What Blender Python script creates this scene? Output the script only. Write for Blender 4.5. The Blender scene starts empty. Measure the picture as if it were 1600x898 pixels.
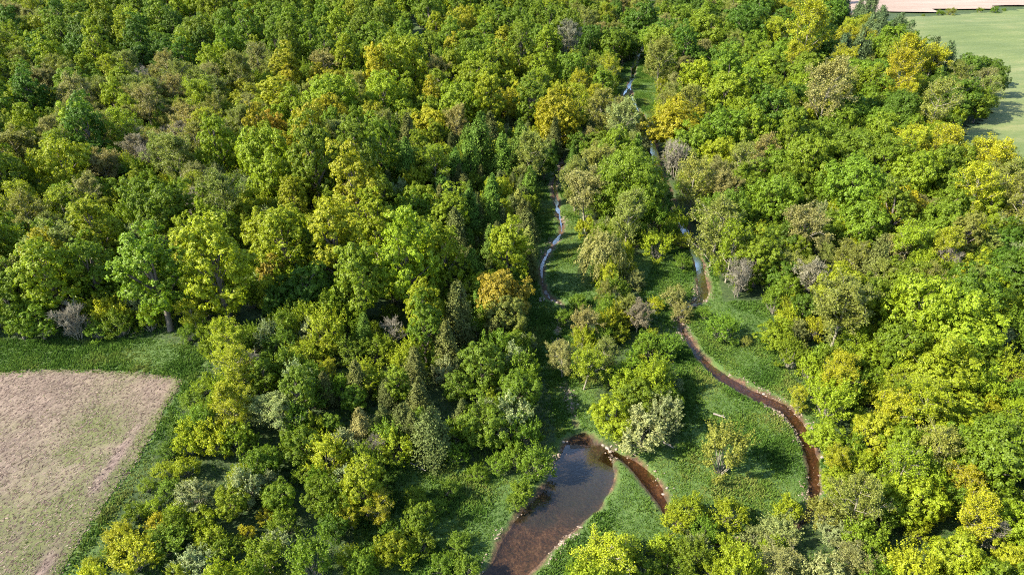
import bpy, math, random
import numpy as np
from mathutils import Vector

# ------------------------------------------------------------------ camera, sky, sun, exposure
sc = bpy.context.scene
COL = sc.collection
CAM_H, PITCH, F = 62.0, math.radians(32.0), 1081.0      # F: focal length in pixels of a 1600 px wide frame
cam = bpy.data.objects.new('camera', bpy.data.cameras.new('camera'))
COL.objects.link(cam)
cam.location = (0, 0, CAM_H)
cam.rotation_euler = (math.pi/2 - PITCH, 0, 0)
cam.data.sensor_width = 36.0
cam.data.lens = 36.0*F/1600.0
cam.data.clip_start = 0.5
cam.data.clip_end = 6000
sc.camera = cam

SUN_EL, SUN_AZ = 38.0, 254.0                             # azimuth clockwise from +Y
w = bpy.data.worlds.new('World'); sc.world = w; w.use_nodes = True
nt = w.node_tree
sky = nt.nodes.new('ShaderNodeTexSky'); sky.sky_type = 'NISHITA'; sky.sun_disc = False
sky.sun_elevation = math.radians(SUN_EL); sky.sun_rotation = math.radians(SUN_AZ)
sky.air_density = 1.0; sky.dust_density = 0.6; sky.ozone_density = 1.0
bg = nt.nodes['Background']; bg.inputs['Strength'].default_value = 0.12
nt.links.new(sky.outputs[0], bg.inputs[0])

sun = bpy.data.objects.new('sun', bpy.data.lights.new('sun', 'SUN'))
COL.objects.link(sun)
sun.data.energy = 5.0; sun.data.angle = math.radians(0.5); sun.data.color = (1.0, 0.90, 0.72)
az, el = math.radians(SUN_AZ), math.radians(SUN_EL)
sdir = Vector((math.sin(az)*math.cos(el), math.cos(az)*math.cos(el), math.sin(el)))
sun.rotation_euler = (-sdir).to_track_quat('-Z', 'Y').to_euler()
sun.location = sdir*200

sc.view_settings.view_transform = 'Standard'; sc.view_settings.look = 'None'
sc.view_settings.gamma = 1.0; sc.view_settings.use_curve_mapping = False
sc.view_settings.exposure = 1.75
sc.render.engine = 'CYCLES'
sc.cycles.max_bounces = 5; sc.cycles.diffuse_bounces = 3; sc.cycles.glossy_bounces = 2
sc.cycles.transmission_bounces = 4; sc.cycles.transparent_max_bounces = 6
sc.cycles.use_denoising = False
sc.cycles.pixel_filter_type = 'BLACKMAN_HARRIS'; sc.cycles.filter_width = 1.05

rng = np.random.default_rng(7)
random.seed(7)

# ------------------------------------------------------------------ small maths
def smooth(x, a, b):
    t = np.clip((np.asarray(x, float)-a)/(b-a), 0, 1)
    return t*t*(3-2*t)

_perm = np.random.default_rng(3).random((256, 256))
def vnoise(x, y, s):
    x = np.asarray(x, float)/s; y = np.asarray(y, float)/s
    xi = np.floor(x).astype(int); yi = np.floor(y).astype(int)
    fx = x-xi; fy = y-yi
    fx = fx*fx*(3-2*fx); fy = fy*fy*(3-2*fy)
    g = lambda a, b: _perm[a & 255, b & 255]
    return (g(xi, yi)*(1-fx)+g(xi+1, yi)*fx)*(1-fy)+(g(xi, yi+1)*(1-fx)+g(xi+1, yi+1)*fx)*fy
def fbm(x, y, s, n=3):
    r = 0; a = 0.5; t = 0
    for k in range(n):
        r = r+a*vnoise(x+31*k, y-17*k, s/2**k); t += a; a *= 0.5
    return r/t

CP, SP = math.cos(PITCH), math.sin(PITCH)
def ray(u, v):
    a = (np.asarray(u, float)-800)/F; b = -(np.asarray(v, float)-449)/F
    return a, CP+b*SP, -SP+b*CP                           # x right, y forward, z up
def on_plane(u, v, z):
    dx, dy, dz = ray(u, v)
    t = (z-CAM_H)/dz
    return dx*t, dy*t, t
def project(x, y, z):
    zz = np.asarray(z, float)-CAM_H
    depth = y*CP-zz*SP
    up = y*SP+zz*CP
    return 800+F*x/depth, 449-F*up/depth, depth

def in_poly(px, py, poly):
    px = np.asarray(px, float); py = np.asarray(py, float)
    r = np.zeros(px.shape, bool)
    n = len(poly); j = n-1
    for i in range(n):
        xi, yi = poly[i]; xj, yj = poly[j]
        c = ((yi > py) != (yj > py)) & (px < (xj-xi)*(py-yi)/((yj-yi) or 1e-9)+xi)
        r ^= c; j = i
    return r

# ------------------------------------------------------------------ streams (surveyed from the photograph, metres)
WATER_Z = -0.34
def banks(rows):                                          # rows of (left u, v, right u, v) -> centre x, y, half width
    out = []
    for (u0, v0, u1, v1) in rows:
        x0, y0, _ = on_plane(u0, v0, WATER_Z); x1, y1, _ = on_plane(u1, v1, WATER_Z)
        out.append(((x0+x1)/2, (y0+y1)/2, math.hypot(x1-x0, y1-y0)/2))
    return out
def path(pts):                                            # (u, v, width px)
    out = []
    for (u, v, wd) in pts:
        x, y, t = on_plane(u, v, WATER_Z)
        out.append((float(x), float(y), wd*t/F/2))
    return out
def resample(pts, step=1.0):
    p = np.array(pts); n = len(p)
    out = []
    for i in range(n-1):                                  # Catmull-Rom
        a = p[max(i-1, 0)]; b = p[i]; c = p[i+1]; d = p[min(i+2, n-1)]
        k = max(2, int(np.hypot(*(c-b)[:2])/step))
        for t in np.linspace(0, 1, k, endpoint=False):
            out.append(0.5*((2*b)+(c-a)*t+(2*a-5*b+4*c-d)*t*t+(3*b-a-3*c+d)*t**3))
    out.append(p[-1])
    return np.array(out)

pool = resample(banks([(640, 1080, 740, 1080), (705, 965, 790, 965), (757, 898, 824, 898), (772, 866, 850, 866), (800, 825, 888, 822),
                       (835, 785, 932, 787), (856, 748, 958, 757), (870, 716, 964, 728), (886, 694, 944, 696)]), 1.0)
side_channel = resample(path([(945, 703, 22), (972, 716, 24), (1002, 737, 28), (1024, 765, 30), (1038, 792, 20), (1062, 822, 12), (1120, 850, 12),
                              (1200, 845, 12), (1255, 815, 14), (1270, 778, 18)]), 1.0)
creek = resample(path([(1270, 778, 20), (1272, 750, 24), (1266, 710, 28), (1250, 668, 30), (1222, 638, 29), (1185, 620, 28), (1150, 602, 26), (1118, 582, 24),
                       (1094, 558, 19), (1077, 532, 17), (1062, 508, 12), (1066, 485, 14), (1096, 468, 20), (1097, 440, 22), (1090, 408, 19),
                       (1078, 375, 16), (1050, 320, 16), (1028, 262, 16), (1022, 235, 16), (1012, 195, 7), (990, 160, 6), (984, 132, 6)]), 1.2)
brook = resample(path([(908, 700, 6), (893, 640, 4), (880, 580, 4), (870, 520, 4), (880, 478, 9), (860, 467, 14), (847, 442, 11), (848, 412, 11), (862, 386, 11),
                       (878, 360, 10), (872, 330, 11), (867, 300, 12), (872, 270, 9), (905, 225, 6), (955, 175, 6), (984, 132, 7), (992, 104, 8),
                       (1001, 78, 7), (1012, 48, 5), (1026, 10, 5), (1038, -30, 5)]), 1.5)
STREAMS = [pool, side_channel, creek, brook]
SEG = np.concatenate([np.concatenate([s[:-1], s[1:]], 1) for s in STREAMS])   # x0 y0 w0 x1 y1 w1
def bank_dist(x, y):
    """signed distance to the water's edge (negative over the channel)"""
    x = np.asarray(x, float).ravel(); y = np.asarray(y, float).ravel()
    best = np.full(x.shape, 1e9)
    for (x0, y0, w0, x1, y1, w1) in SEG:
        m = (np.abs(x-(x0+x1)/2) < 60) & (np.abs(y-(y0+y1)/2) < 60)
        if not m.any(): continue
        xx = x[m]; yy = y[m]
        dx, dy = x1-x0, y1-y0
        t = np.clip(((xx-x0)*dx+(yy-y0)*dy)/(dx*dx+dy*dy+1e-9), 0, 1)
        d = np.hypot(xx-x0-t*dx, yy-y0-t*dy)-(w0+(w1-w0)*t)
        best[m] = np.minimum(best[m], d)
    return np.where(best > 1e8, 60, best)
def height(x, y, bd=None):
    x = np.asarray(x, float); y = np.asarray(y, float); sh = x.shape
    if bd is None: bd = bank_dist(x, y)
    x = x.ravel(); y = y.ravel()
    z = 3.6*smooth(bd, 7, 46)+(fbm(x, y, 26)-0.5)*1.6*smooth(bd, 3, 25)+(fbm(x+50, y, 3.5)-0.5)*0.28*smooth(bd, 0.3, 3)
    wob = (fbm(x, y, 2.2)-0.5)*0.9
    z = z-0.78*(1-smooth(bd+wob, -1.3, 0.35))-0.25*(1-smooth(bd, -3.5, -1.5))
    return z.reshape(sh)
def ground_at(u, v, hh=0.0):
    z = np.zeros(np.shape(u))
    for _ in range(8):
        x, y, t = on_plane(u, v, z+hh); z = height(x, y)
    return x, y, z, t
def gpoly(pts):
    u = np.array([p[0] for p in pts], float); v = np.array([p[1] for p in pts], float)
    x, y, _, _ = ground_at(u, v)
    return list(zip(x.tolist(), y.tolist()))

# ------------------------------------------------------------------ materials
def mat(name):
    m = bpy.data.materials.new(name); m.use_nodes = True
    n = m.node_tree.nodes; n.clear()
    out = n.new('ShaderNodeOutputMaterial')
    return m, n, m.node_tree.links, out
def ramp(n, stops):
    r = n.new('ShaderNodeValToRGB'); e = r.color_ramp.elements
    while len(e) < len(stops): e.new(0.5)
    for k, (p, c) in enumerate(stops):
        e[k].position = p; e[k].color = (*c, 1)
    return r
def mixc(n, l, a, b, f, mode='MIX'):
    m = n.new('ShaderNodeMix'); m.data_type = 'RGBA'; m.blend_type = mode
    for sock, val in ((m.inputs[0], f), (m.inputs[6], a), (m.inputs[7], b)):
        if isinstance(val, bpy.types.NodeSocket): l.new(val, sock)
        elif isinstance(val, (int, float)): sock.default_value = val
        else: sock.default_value = (*val, 1)
    return m.outputs[2]
def mth(n, l, op, a, b=0.0, clamp=False):
    m = n.new('ShaderNodeMath'); m.operation = op; m.use_clamp = clamp
    for sock, val in ((m.inputs[0], a), (m.inputs[1], b)):
        if isinstance(val, bpy.types.NodeSocket): l.new(val, sock)
        else: sock.default_value = val
    return m.outputs[0]
def noise(n, l, scale, detail=4, rough=0.6, vec=None):
    t = n.new('ShaderNodeTexNoise'); t.inputs['Scale'].default_value = scale
    t.inputs['Detail'].default_value = detail; t.inputs['Roughness'].default_value = rough
    if vec is None:
        g = n.new('ShaderNodeNewGeometry'); vec = g.outputs['Position']
    l.new(vec, t.inputs['Vector'])
    return t.outputs['Fac']

def leaf_material(name, transl, rough, gold):
    m, n, l, out = mat(name)
    a = n.new('ShaderNodeAttribute'); a.attribute_type = 'INSTANCER'; a.attribute_name = 'tint'
    v = n.new('ShaderNodeAttribute'); v.attribute_type = 'GEOMETRY'; v.attribute_name = 'var'
    s = n.new('ShaderNodeSeparateColor'); l.new(v.outputs['Color'], s.inputs[0])
    warm = mixc(n, l, a.outputs['Color'], (1.12, 1.05, 0.8), 1.0, 'MULTIPLY')
    c = mixc(n, l, a.outputs['Color'], warm, mth(n, l, 'MULTIPLY', s.outputs[0], gold))
    val = mth(n, l, 'ADD', mth(n, l, 'MULTIPLY', s.outputs[1], 0.7), 0.65)
    hsv = n.new('ShaderNodeHueSaturation'); l.new(c, hsv.inputs['Color']); l.new(val, hsv.inputs['Value'])
    p = n.new('ShaderNodeBsdfPrincipled'); l.new(hsv.outputs[0], p.inputs['Base Color'])
    p.inputs['Roughness'].default_value = rough; p.inputs['Specular IOR Level'].default_value = 0.25
    t = n.new('ShaderNodeBsdfTranslucent')
    tc = mixc(n, l, hsv.outputs[0], (1.22, 1.3, 0.55), 1.0, 'MULTIPLY'); l.new(tc, t.inputs[0])
    mx = n.new('ShaderNodeMixShader'); mx.inputs[0].default_value = transl
    l.new(p.outputs[0], mx.inputs[1]); l.new(t.outputs[0], mx.inputs[2]); l.new(mx.outputs[0], out.inputs[0])
    return m
M_LEAF = leaf_material('broad_leaves', 0.36, 0.5, 0.75)
M_NEEDLE = leaf_material('needles', 0.12, 0.7, 0.5)

def bark_material(name, c0, c1):
    m, n, l, out = mat(name)
    f = noise(n, l, 6, 5, 0.7)
    r = ramp(n, [(0.3, c0), (0.7, c1)]); l.new(f, r.inputs[0])
    p = n.new('ShaderNodeBsdfPrincipled'); l.new(r.outputs[0], p.inputs['Base Color']); p.inputs['Roughness'].default_value = 0.85
    l.new(p.outputs[0], out.inputs[0])
    return m
M_BARK = bark_material('bark_brown', (0.06, 0.05, 0.04), (0.17, 0.145, 0.12))
M_TWIG = bark_material('bark_grey', (0.14, 0.128, 0.092), (0.27, 0.25, 0.19))

# ground: woodland floor, meadow and stream bed
m, n, l, out = mat('ground_soil_and_grass'); M_GROUND = m
at = n.new('ShaderNodeAttribute'); at.attribute_name = 'zone'
sp = n.new('ShaderNodeSeparateColor'); l.new(at.outputs['Color'], sp.inputs[0])
f1 = noise(n, l, 0.35, 6, 0.65); f2 = noise(n, l, 2.2, 5, 0.7)
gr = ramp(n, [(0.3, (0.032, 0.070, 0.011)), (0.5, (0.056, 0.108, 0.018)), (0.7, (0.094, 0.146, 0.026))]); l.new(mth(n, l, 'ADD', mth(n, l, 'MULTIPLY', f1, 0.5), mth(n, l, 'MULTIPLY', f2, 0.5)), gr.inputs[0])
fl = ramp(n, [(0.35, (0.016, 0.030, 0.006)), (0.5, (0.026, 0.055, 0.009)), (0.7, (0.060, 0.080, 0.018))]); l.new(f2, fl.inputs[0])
f3 = noise(n, l, 3.5, 6, 0.75); f4 = noise(n, l, 0.9, 5, 0.7)
bd_ = ramp(n, [(0.40, (0.020, 0.012, 0.007)), (0.5, (0.062, 0.030, 0.015)), (0.62, (0.15, 0.085, 0.050))]); l.new(mth(n, l, 'ADD', mth(n, l, 'MULTIPLY', f3, 0.6), mth(n, l, 'MULTIPLY', f4, 0.4)), bd_.inputs[0])
silt = mixc(n, l, bd_.outputs[0], (0.018, 0.022, 0.02), sp.outputs[2])
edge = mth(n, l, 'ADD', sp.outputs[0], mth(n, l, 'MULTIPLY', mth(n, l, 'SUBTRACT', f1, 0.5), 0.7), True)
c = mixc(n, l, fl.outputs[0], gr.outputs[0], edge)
wet = mth(n, l, 'ADD', sp.outputs[1], mth(n, l, 'MULTIPLY', mth(n, l, 'SUBTRACT', f2, 0.5), 0.6), True)
c = mixc(n, l, c, silt, wet)
p = n.new('ShaderNodeBsdfPrincipled'); l.new(c, p.inputs['Base Color']); p.inputs['Roughness'].default_value = 0.9
b = n.new('ShaderNodeBump'); b.inputs['Strength'].default_value = 0.9; b.inputs['Distance'].default_value = 0.25
l.new(f2, b.inputs['Height']); l.new(b.outputs[0], p.inputs['Normal']); l.new(p.outputs[0], out.inputs[0])

# water
def water_material(name, ior, tint, chop=0.6):
    m, n, l, out = mat(name)
    wv = noise(n, l, 3.2, 4, 0.65); wv2 = noise(n, l, 0.25, 2, 0.5)
    b = n.new('ShaderNodeBump'); b.inputs['Strength'].default_value = chop; b.inputs['Distance'].default_value = 0.09
    l.new(mth(n, l, 'MULTIPLY', wv, wv2), b.inputs['Height'])
    fr = n.new('ShaderNodeFresnel'); fr.inputs['IOR'].default_value = ior; l.new(b.outputs[0], fr.inputs['Normal'])
    gl = n.new('ShaderNodeBsdfGlossy'); gl.inputs['Roughness'].default_value = 0.04; l.new(b.outputs[0], gl.inputs['Normal'])
    tr = n.new('ShaderNodeBsdfTransparent'); tr.inputs[0].default_value = (*tint, 1)
    mx = n.new('ShaderNodeMixShader'); l.new(fr.outputs[0], mx.inputs[0]); l.new(tr.outputs[0], mx.inputs[1]); l.new(gl.outputs[0], mx.inputs[2])
    l.new(mx.outputs[0], out.inputs[0])
    return m
M_WATER = water_material('stream_water', 1.165, (0.62, 0.53, 0.42))
M_BROOK = water_material('brook_water', 1.13, (0.70, 0.64, 0.55))
M_POOL = water_material('pool_water', 1.34, (0.70, 0.66, 0.58), 0.25)

# brown field, pasture, far ploughed land
m, n, l, out = mat('stubble_field_soil'); M_FIELD = m
at = n.new('ShaderNodeAttribute'); at.attribute_name = 'zone'
sp = n.new('ShaderNodeSeparateColor'); l.new(at.outputs['Color'], sp.inputs[0])
g = n.new('ShaderNodeNewGeometry'); mp = n.new('ShaderNodeMapping'); mp.vector_type = 'TEXTURE'
mp.inputs['Rotation'].default_value = (0, 0, math.radians(-27)); mp.inputs['Scale'].default_value = (1, 3.5, 1)
l.new(g.outputs['Position'], mp.inputs[0])
s1 = noise(n, l, 2.2, 5, 0.75, mp.outputs[0]); s2 = noise(n, l, 2.4, 7, 0.85); s3 = noise(n, l, 0.12, 3, 0.5)
mixn = mth(n, l, 'ADD', mth(n, l, 'MULTIPLY', s1, 0.45), mth(n, l, 'ADD', mth(n, l, 'MULTIPLY', s2, 0.4), mth(n, l, 'MULTIPLY', s3, 0.2)))
so = ramp(n, [(0.36, (0.034, 0.023, 0.019)), (0.48, (0.100, 0.070, 0.058)), (0.58, (0.212, 0.156, 0.132))]); l.new(mixn, so.inputs[0])
gr = ramp(n, [(0.35, (0.040, 0.052, 0.015)), (0.62, (0.120, 0.125, 0.046))]); l.new(s2, gr.inputs[0])
wd = mth(n, l, 'ADD', sp.outputs[0], mth(n, l, 'MULTIPLY', mth(n, l, 'SUBTRACT', s2, 0.5), 1.3), True)
c = mixc(n, l, so.outputs[0], gr.outputs[0], wd)
p = n.new('ShaderNodeBsdfPrincipled'); l.new(c, p.inputs['Base Color']); p.inputs['Roughness'].default_value = 0.95
b = n.new('ShaderNodeBump'); b.inputs['Strength'].default_value = 0.8; b.inputs['Distance'].default_value = 0.15
l.new(mixn, b.inputs['Height']); l.new(b.outputs[0], p.inputs['Normal']); l.new(p.outputs[0], out.inputs[0])

def field_material(name, stops, rot, stretch):
    m, n, l, out = mat(name)
    g = n.new('ShaderNodeNewGeometry'); mp = n.new('ShaderNodeMapping'); mp.vector_type = 'TEXTURE'
    mp.inputs['Rotation'].default_value = (0, 0, math.radians(rot)); mp.inputs['Scale'].default_value = (stretch, 1, 1)
    l.new(g.outputs['Position'], mp.inputs[0])
    a = noise(n, l, 0.22, 5, 0.65, mp.outputs[0]); b_ = noise(n, l, 1.1, 5, 0.75); c_ = noise(n, l, 0.025, 3, 0.5)
    f = mth(n, l, 'ADD', mth(n, l, 'MULTIPLY', a, 0.4), mth(n, l, 'ADD', mth(n, l, 'MULTIPLY', b_, 0.3), mth(n, l, 'MULTIPLY', c_, 0.3)))
    r = ramp(n, stops); l.new(f, r.inputs[0])
    p = n.new('ShaderNodeBsdfPrincipled'); l.new(r.outputs[0], p.inputs['Base Color']); p.inputs['Roughness'].default_value = 0.95
    b = n.new('ShaderNodeBump'); b.inputs['Strength'].default_value = 0.6; b.inputs['Distance'].default_value = 0.2
    l.new(b_, b.inputs['Height']); l.new(b.outputs[0], p.inputs['Normal']); l.new(p.outputs[0], out.inputs[0])
    return m
M_PASTURE = field_material('pasture_grass', [(0.38, (0.06, 0.092, 0.021)), (0.5, (0.092, 0.125, 0.034)), (0.6, (0.15, 0.160, 0.060))], 10, 5)
M_FAR = field_material('tilled_soil', [(0.36, (0.20, 0.145, 0.115)), (0.52, (0.27, 0.20, 0.165)), (0.66, (0.34, 0.27, 0.23))], 4, 8)

m, n, l, out = mat('grass_blades'); M_GRASS = m
v = n.new('ShaderNodeAttribute'); v.attribute_name = 'var'
s = n.new('ShaderNodeSeparateColor'); l.new(v.outputs['Color'], s.inputs[0])
r = ramp(n, [(0.0, (0.040, 0.090, 0.015)), (0.45, (0.074, 0.143, 0.023)), (0.8, (0.118, 0.182, 0.032)), (1.0, (0.18, 0.20, 0.052))]); l.new(s.outputs[0], r.inputs[0])
d = n.new('ShaderNodeBsdfDiffuse'); l.new(r.outputs[0], d.inputs[0])
t = n.new('ShaderNodeBsdfTranslucent'); l.new(r.outputs[0], t.inputs[0])
mx = n.new('ShaderNodeMixShader'); mx.inputs[0].default_value = 0.3
l.new(d.outputs[0], mx.inputs[1]); l.new(t.outputs[0], mx.inputs[2]); l.new(mx.outputs[0], out.inputs[0])

m, n, l, out = mat('straw_and_clods'); M_STRAW = m
v = n.new('ShaderNodeAttribute'); v.attribute_name = 'var'
r = ramp(n, [(0.0, (0.06, 0.043, 0.034)), (0.4, (0.115, 0.083, 0.069)), (0.7, (0.18, 0.135, 0.111)), (1.0, (0.27, 0.215, 0.172))]); l.new(v.outputs['Color'], r.inputs[0])
d = n.new('ShaderNodeBsdfDiffuse'); l.new(r.outputs[0], d.inputs[0]); l.new(d.outputs[0], out.inputs[0])

def stone_material(name, stops, sc_):
    m, n, l, out = mat(name)
    f = noise(n, l, sc_, 6, 0.7)
    r = ramp(n, stops); l.new(f, r.inputs[0])
    p = n.new('ShaderNodeBsdfPrincipled'); l.new(r.outputs[0], p.inputs['Base Color']); p.inputs['Roughness'].default_value = 0.85
    l.new(p.outputs[0], out.inputs[0]); return m
M_STONE = stone_material('pale_stone', [(0.3, (0.13, 0.11, 0.09)), (0.7, (0.30, 0.26, 0.225))], 4)
M_GRAVEL = stone_material('gravel', [(0.35, (0.09, 0.06, 0.04)), (0.65, (0.30, 0.24, 0.19))], 3)
M_LOG = stone_material('bleached_wood', [(0.3, (0.14, 0.12, 0.10)), (0.7, (0.28, 0.25, 0.215))], 5)

# ------------------------------------------------------------------ mesh helpers
def mesh_np(name, V, Fc, mats, var=None, mat_idx=None):
    """V (n,3); Fc: list of arrays of faces with equal vertex counts; var: per-face (r,g,b)"""
    me = bpy.data.meshes.new(name)
    V = np.asarray(V, np.float32)
    me.vertices.add(len(V)); me.vertices.foreach_set('co', V.ravel())
    Fc = [np.asarray(f, np.int32) for f in Fc if len(f)]
    sizes = np.concatenate([np.full(len(f), f.shape[1], np.int32) for f in Fc])
    loops = np.concatenate([f.ravel() for f in Fc])
    me.loops.add(len(loops)); me.loops.foreach_set('vertex_index', loops)
    me.polygons.add(len(sizes))
    start = np.concatenate([[0], np.cumsum(sizes)[:-1]]).astype(np.int32)
    me.polygons.foreach_set('loop_start', start)
    if mat_idx is not None: me.polygons.foreach_set('material_index', np.asarray(mat_idx, np.int32))
    me.update(calc_edges=True)
    for mm in mats: me.materials.append(mm)
    if var is not None:
        a = me.attributes.new('var', 'FLOAT_COLOR', 'FACE')
        c4 = np.ones((len(sizes), 4), np.float32); c4[:, :var.shape[1]] = var
        a.data.foreach_set('color', c4.ravel())
    return me
def link(name, me, parent=None, **props):
    o = bpy.data.objects.new(name, me); COL.objects.link(o)
    if parent is not None: o.parent = parent
    for k, val in props.items(): o[k] = val
    return o
def norm(a):
    return a/np.maximum(np.linalg.norm(a, axis=-1, keepdims=True), 1e-9)
def leaves(pos, nrm, length, width, r, jitter=0.5, fold=0.25, axis=None):
    """folded diamond leaf sprays: one bent quad each"""
    n_ = len(pos)
    nr = norm(nrm+jitter*r.normal(size=(n_, 3)))
    ref = r.normal(size=(n_, 3)) if axis is None else axis+0.35*r.normal(size=(n_, 3))
    t = norm(ref-nr*np.sum(ref*nr, 1, keepdims=True)); b = np.cross(nr, t)
    L = (length*(0.6+0.8*r.random((n_, 1)))); W = (width*(0.6+0.8*r.random((n_, 1))))
    fo = nr*W*fold
    V = np.stack([pos+t*L*0.5, pos+b*W*0.5-fo, pos-t*L*0.5, pos-b*W*0.5-fo], 1).reshape(-1, 3)
    return V, np.arange(4*n_).reshape(-1, 4)
def tubes(paths, sides=5):
    """paths: list of (points (k,3), radii (k))"""
    V, Q, off = [], [], 0
    ang = np.linspace(0, 2*math.pi, sides, endpoint=False)
    for P, R in paths:
        P = np.asarray(P, float); k = len(P)
        d = norm(np.gradient(P, axis=0)); ref = np.array([1.0, 0.13, 0.07]) if abs(d[0][0]) < 0.8 else np.array([0, 1.0, 0])
        u = norm(np.cross(d, ref)); v_ = np.cross(d, u)
        ring = P[:, None]+(u[:, None]*np.cos(ang)[None, :, None]+v_[:, None]*np.sin(ang)[None, :, None])*np.asarray(R)[:, None, None]
        V.append(ring.reshape(-1, 3))
        i = np.arange(k-1)[:, None]*sides+np.arange(sides)[None]; j = np.arange(k-1)[:, None]*sides+(np.arange(sides)[None]+1) % sides
        Q.append((np.stack([i, j, j+sides, i+sides], -1).reshape(-1, 4))+off)
        off += k*sides
    return np.concatenate(V), np.concatenate(Q)
def sphere_dirs(n_, r, zmin=-1.0):
    i = np.arange(n_)+0.5
    z = 1-(1-zmin)*i/n_; ph = i*2.399963+r.random()*6.28
    s = np.sqrt(np.maximum(0, 1-z*z))
    d = np.stack([s*np.cos(ph), s*np.sin(ph), z], 1)
    return norm(d+r.normal(size=d.shape)*0.16)

# ------------------------------------------------------------------ tree prototypes: mesh pairs (wood, foliage) of known radius and height
def branch_path(a, b, r, k=5, bend=0.08, sag=0.0):
    a = np.asarray(a, float); b = np.asarray(b, float)
    t = np.linspace(0, 1, k)[:, None]; L = np.linalg.norm(b-a)
    p = a+(b-a)*t
    off = r.normal(size=3)*bend*L
    p = p+np.sin(t*math.pi)*off+np.array([0, 0, sag*L])*np.sin(t*math.pi)
    return p

def make_broadleaf(seed, R=5.0, H=12.0, base=0.2, nl=36, sub=16, per=38, leaf=0.36, ragged=0.16, top=0.0):
    r = np.random.default_rng(seed)
    zc = H*(base+(1-base)*0.48); rz = H*(1-base)*0.5
    d = sphere_dirs(nl, r, -0.75)
    scale = np.array([R, R, rz])
    rad = 0.70*(1+ragged*1.25*r.normal(size=(nl, 1)))
    taper = 1-top*np.clip(d[:, 2:3], 0, 1)*0.5
    lc = d*rad*scale*np.concatenate([taper, taper, np.ones_like(taper)], 1)+np.array([0, 0, zc])
    # leaning wander so no crown is a perfect ellipsoid
    lc[:, :2] += (lc[:, 2:3]-zc)/rz*r.normal(size=2)*0.10*R
    lr = 0.26*R*(0.55+0.8*r.random(nl))
    P, N, C, G = [], [], [], []
    for i in range(nl):
        ns = max(6, int(sub*(lr[i]/(0.26*R))**1.5))
        e = norm(r.normal(size=(ns*2, 3))+d[i]*0.7+np.array([0, 0, 0.35]))[:ns]
        cp = lc[i]+e*lr[i]*(0.6+0.7*r.random((ns, 1)))*np.array([1, 1, 0.85])
        rc = 0.095*R*(0.6+0.8*r.random(ns)); cr = r.random(ns)*0.6+0.4*r.random()
        for j in range(ns):
            k = int(per*(0.6+0.8*r.random()))
            q = norm(r.normal(size=(k, 3))+e[j]*0.9+np.array([0, 0, 0.3]))
            P.append(cp[j]+q*rc[j]*(0.45+0.6*r.random((k, 1)))*np.array([1.08, 1.08, 0.85]))
            N.append(q*0.8+e[j]*0.7+np.array([0, 0, 0.2])); C.append(np.full(k, cr[j])); G.append(r.random(k))
    P = np.concatenate(P); N = norm(np.concatenate(N)); P[:, 2] = np.maximum(P[:, 2], 0.3)
    var = np.stack([np.concatenate(C), np.concatenate(G), np.zeros(len(P))], 1)
    V, Q = leaves(P, N, leaf, leaf*0.8, r, 0.36)
    th = H*0.72
    paths = [(branch_path((0, 0, -0.6), (r.normal()*0.3, r.normal()*0.3, th), r, 7, 0.015), np.linspace(0.030*H, 0.008*H, 7))]
    for i in r.permutation(nl)[:16]:
        s0 = paths[0][0][0]*0; zf = np.clip((lc[i][2]/th)*0.62, 0.22, 0.85)
        s0 = np.array([np.interp(zf, np.linspace(0, 1, 7), paths[0][0][:, k]) for k in range(3)])
        paths.append((branch_path(s0, lc[i], r, 5, 0.06, 0.04), np.linspace(0.012*H, 0.003*H, 5)))
    Vt, Qt = tubes(paths, 6)
    return dict(wood=mesh_np('wood', Vt, [Qt], [M_BARK]), leaf=mesh_np('foliage', V, [Q], [M_LEAF], var), R=R, H=H, cf=zc/H)

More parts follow.
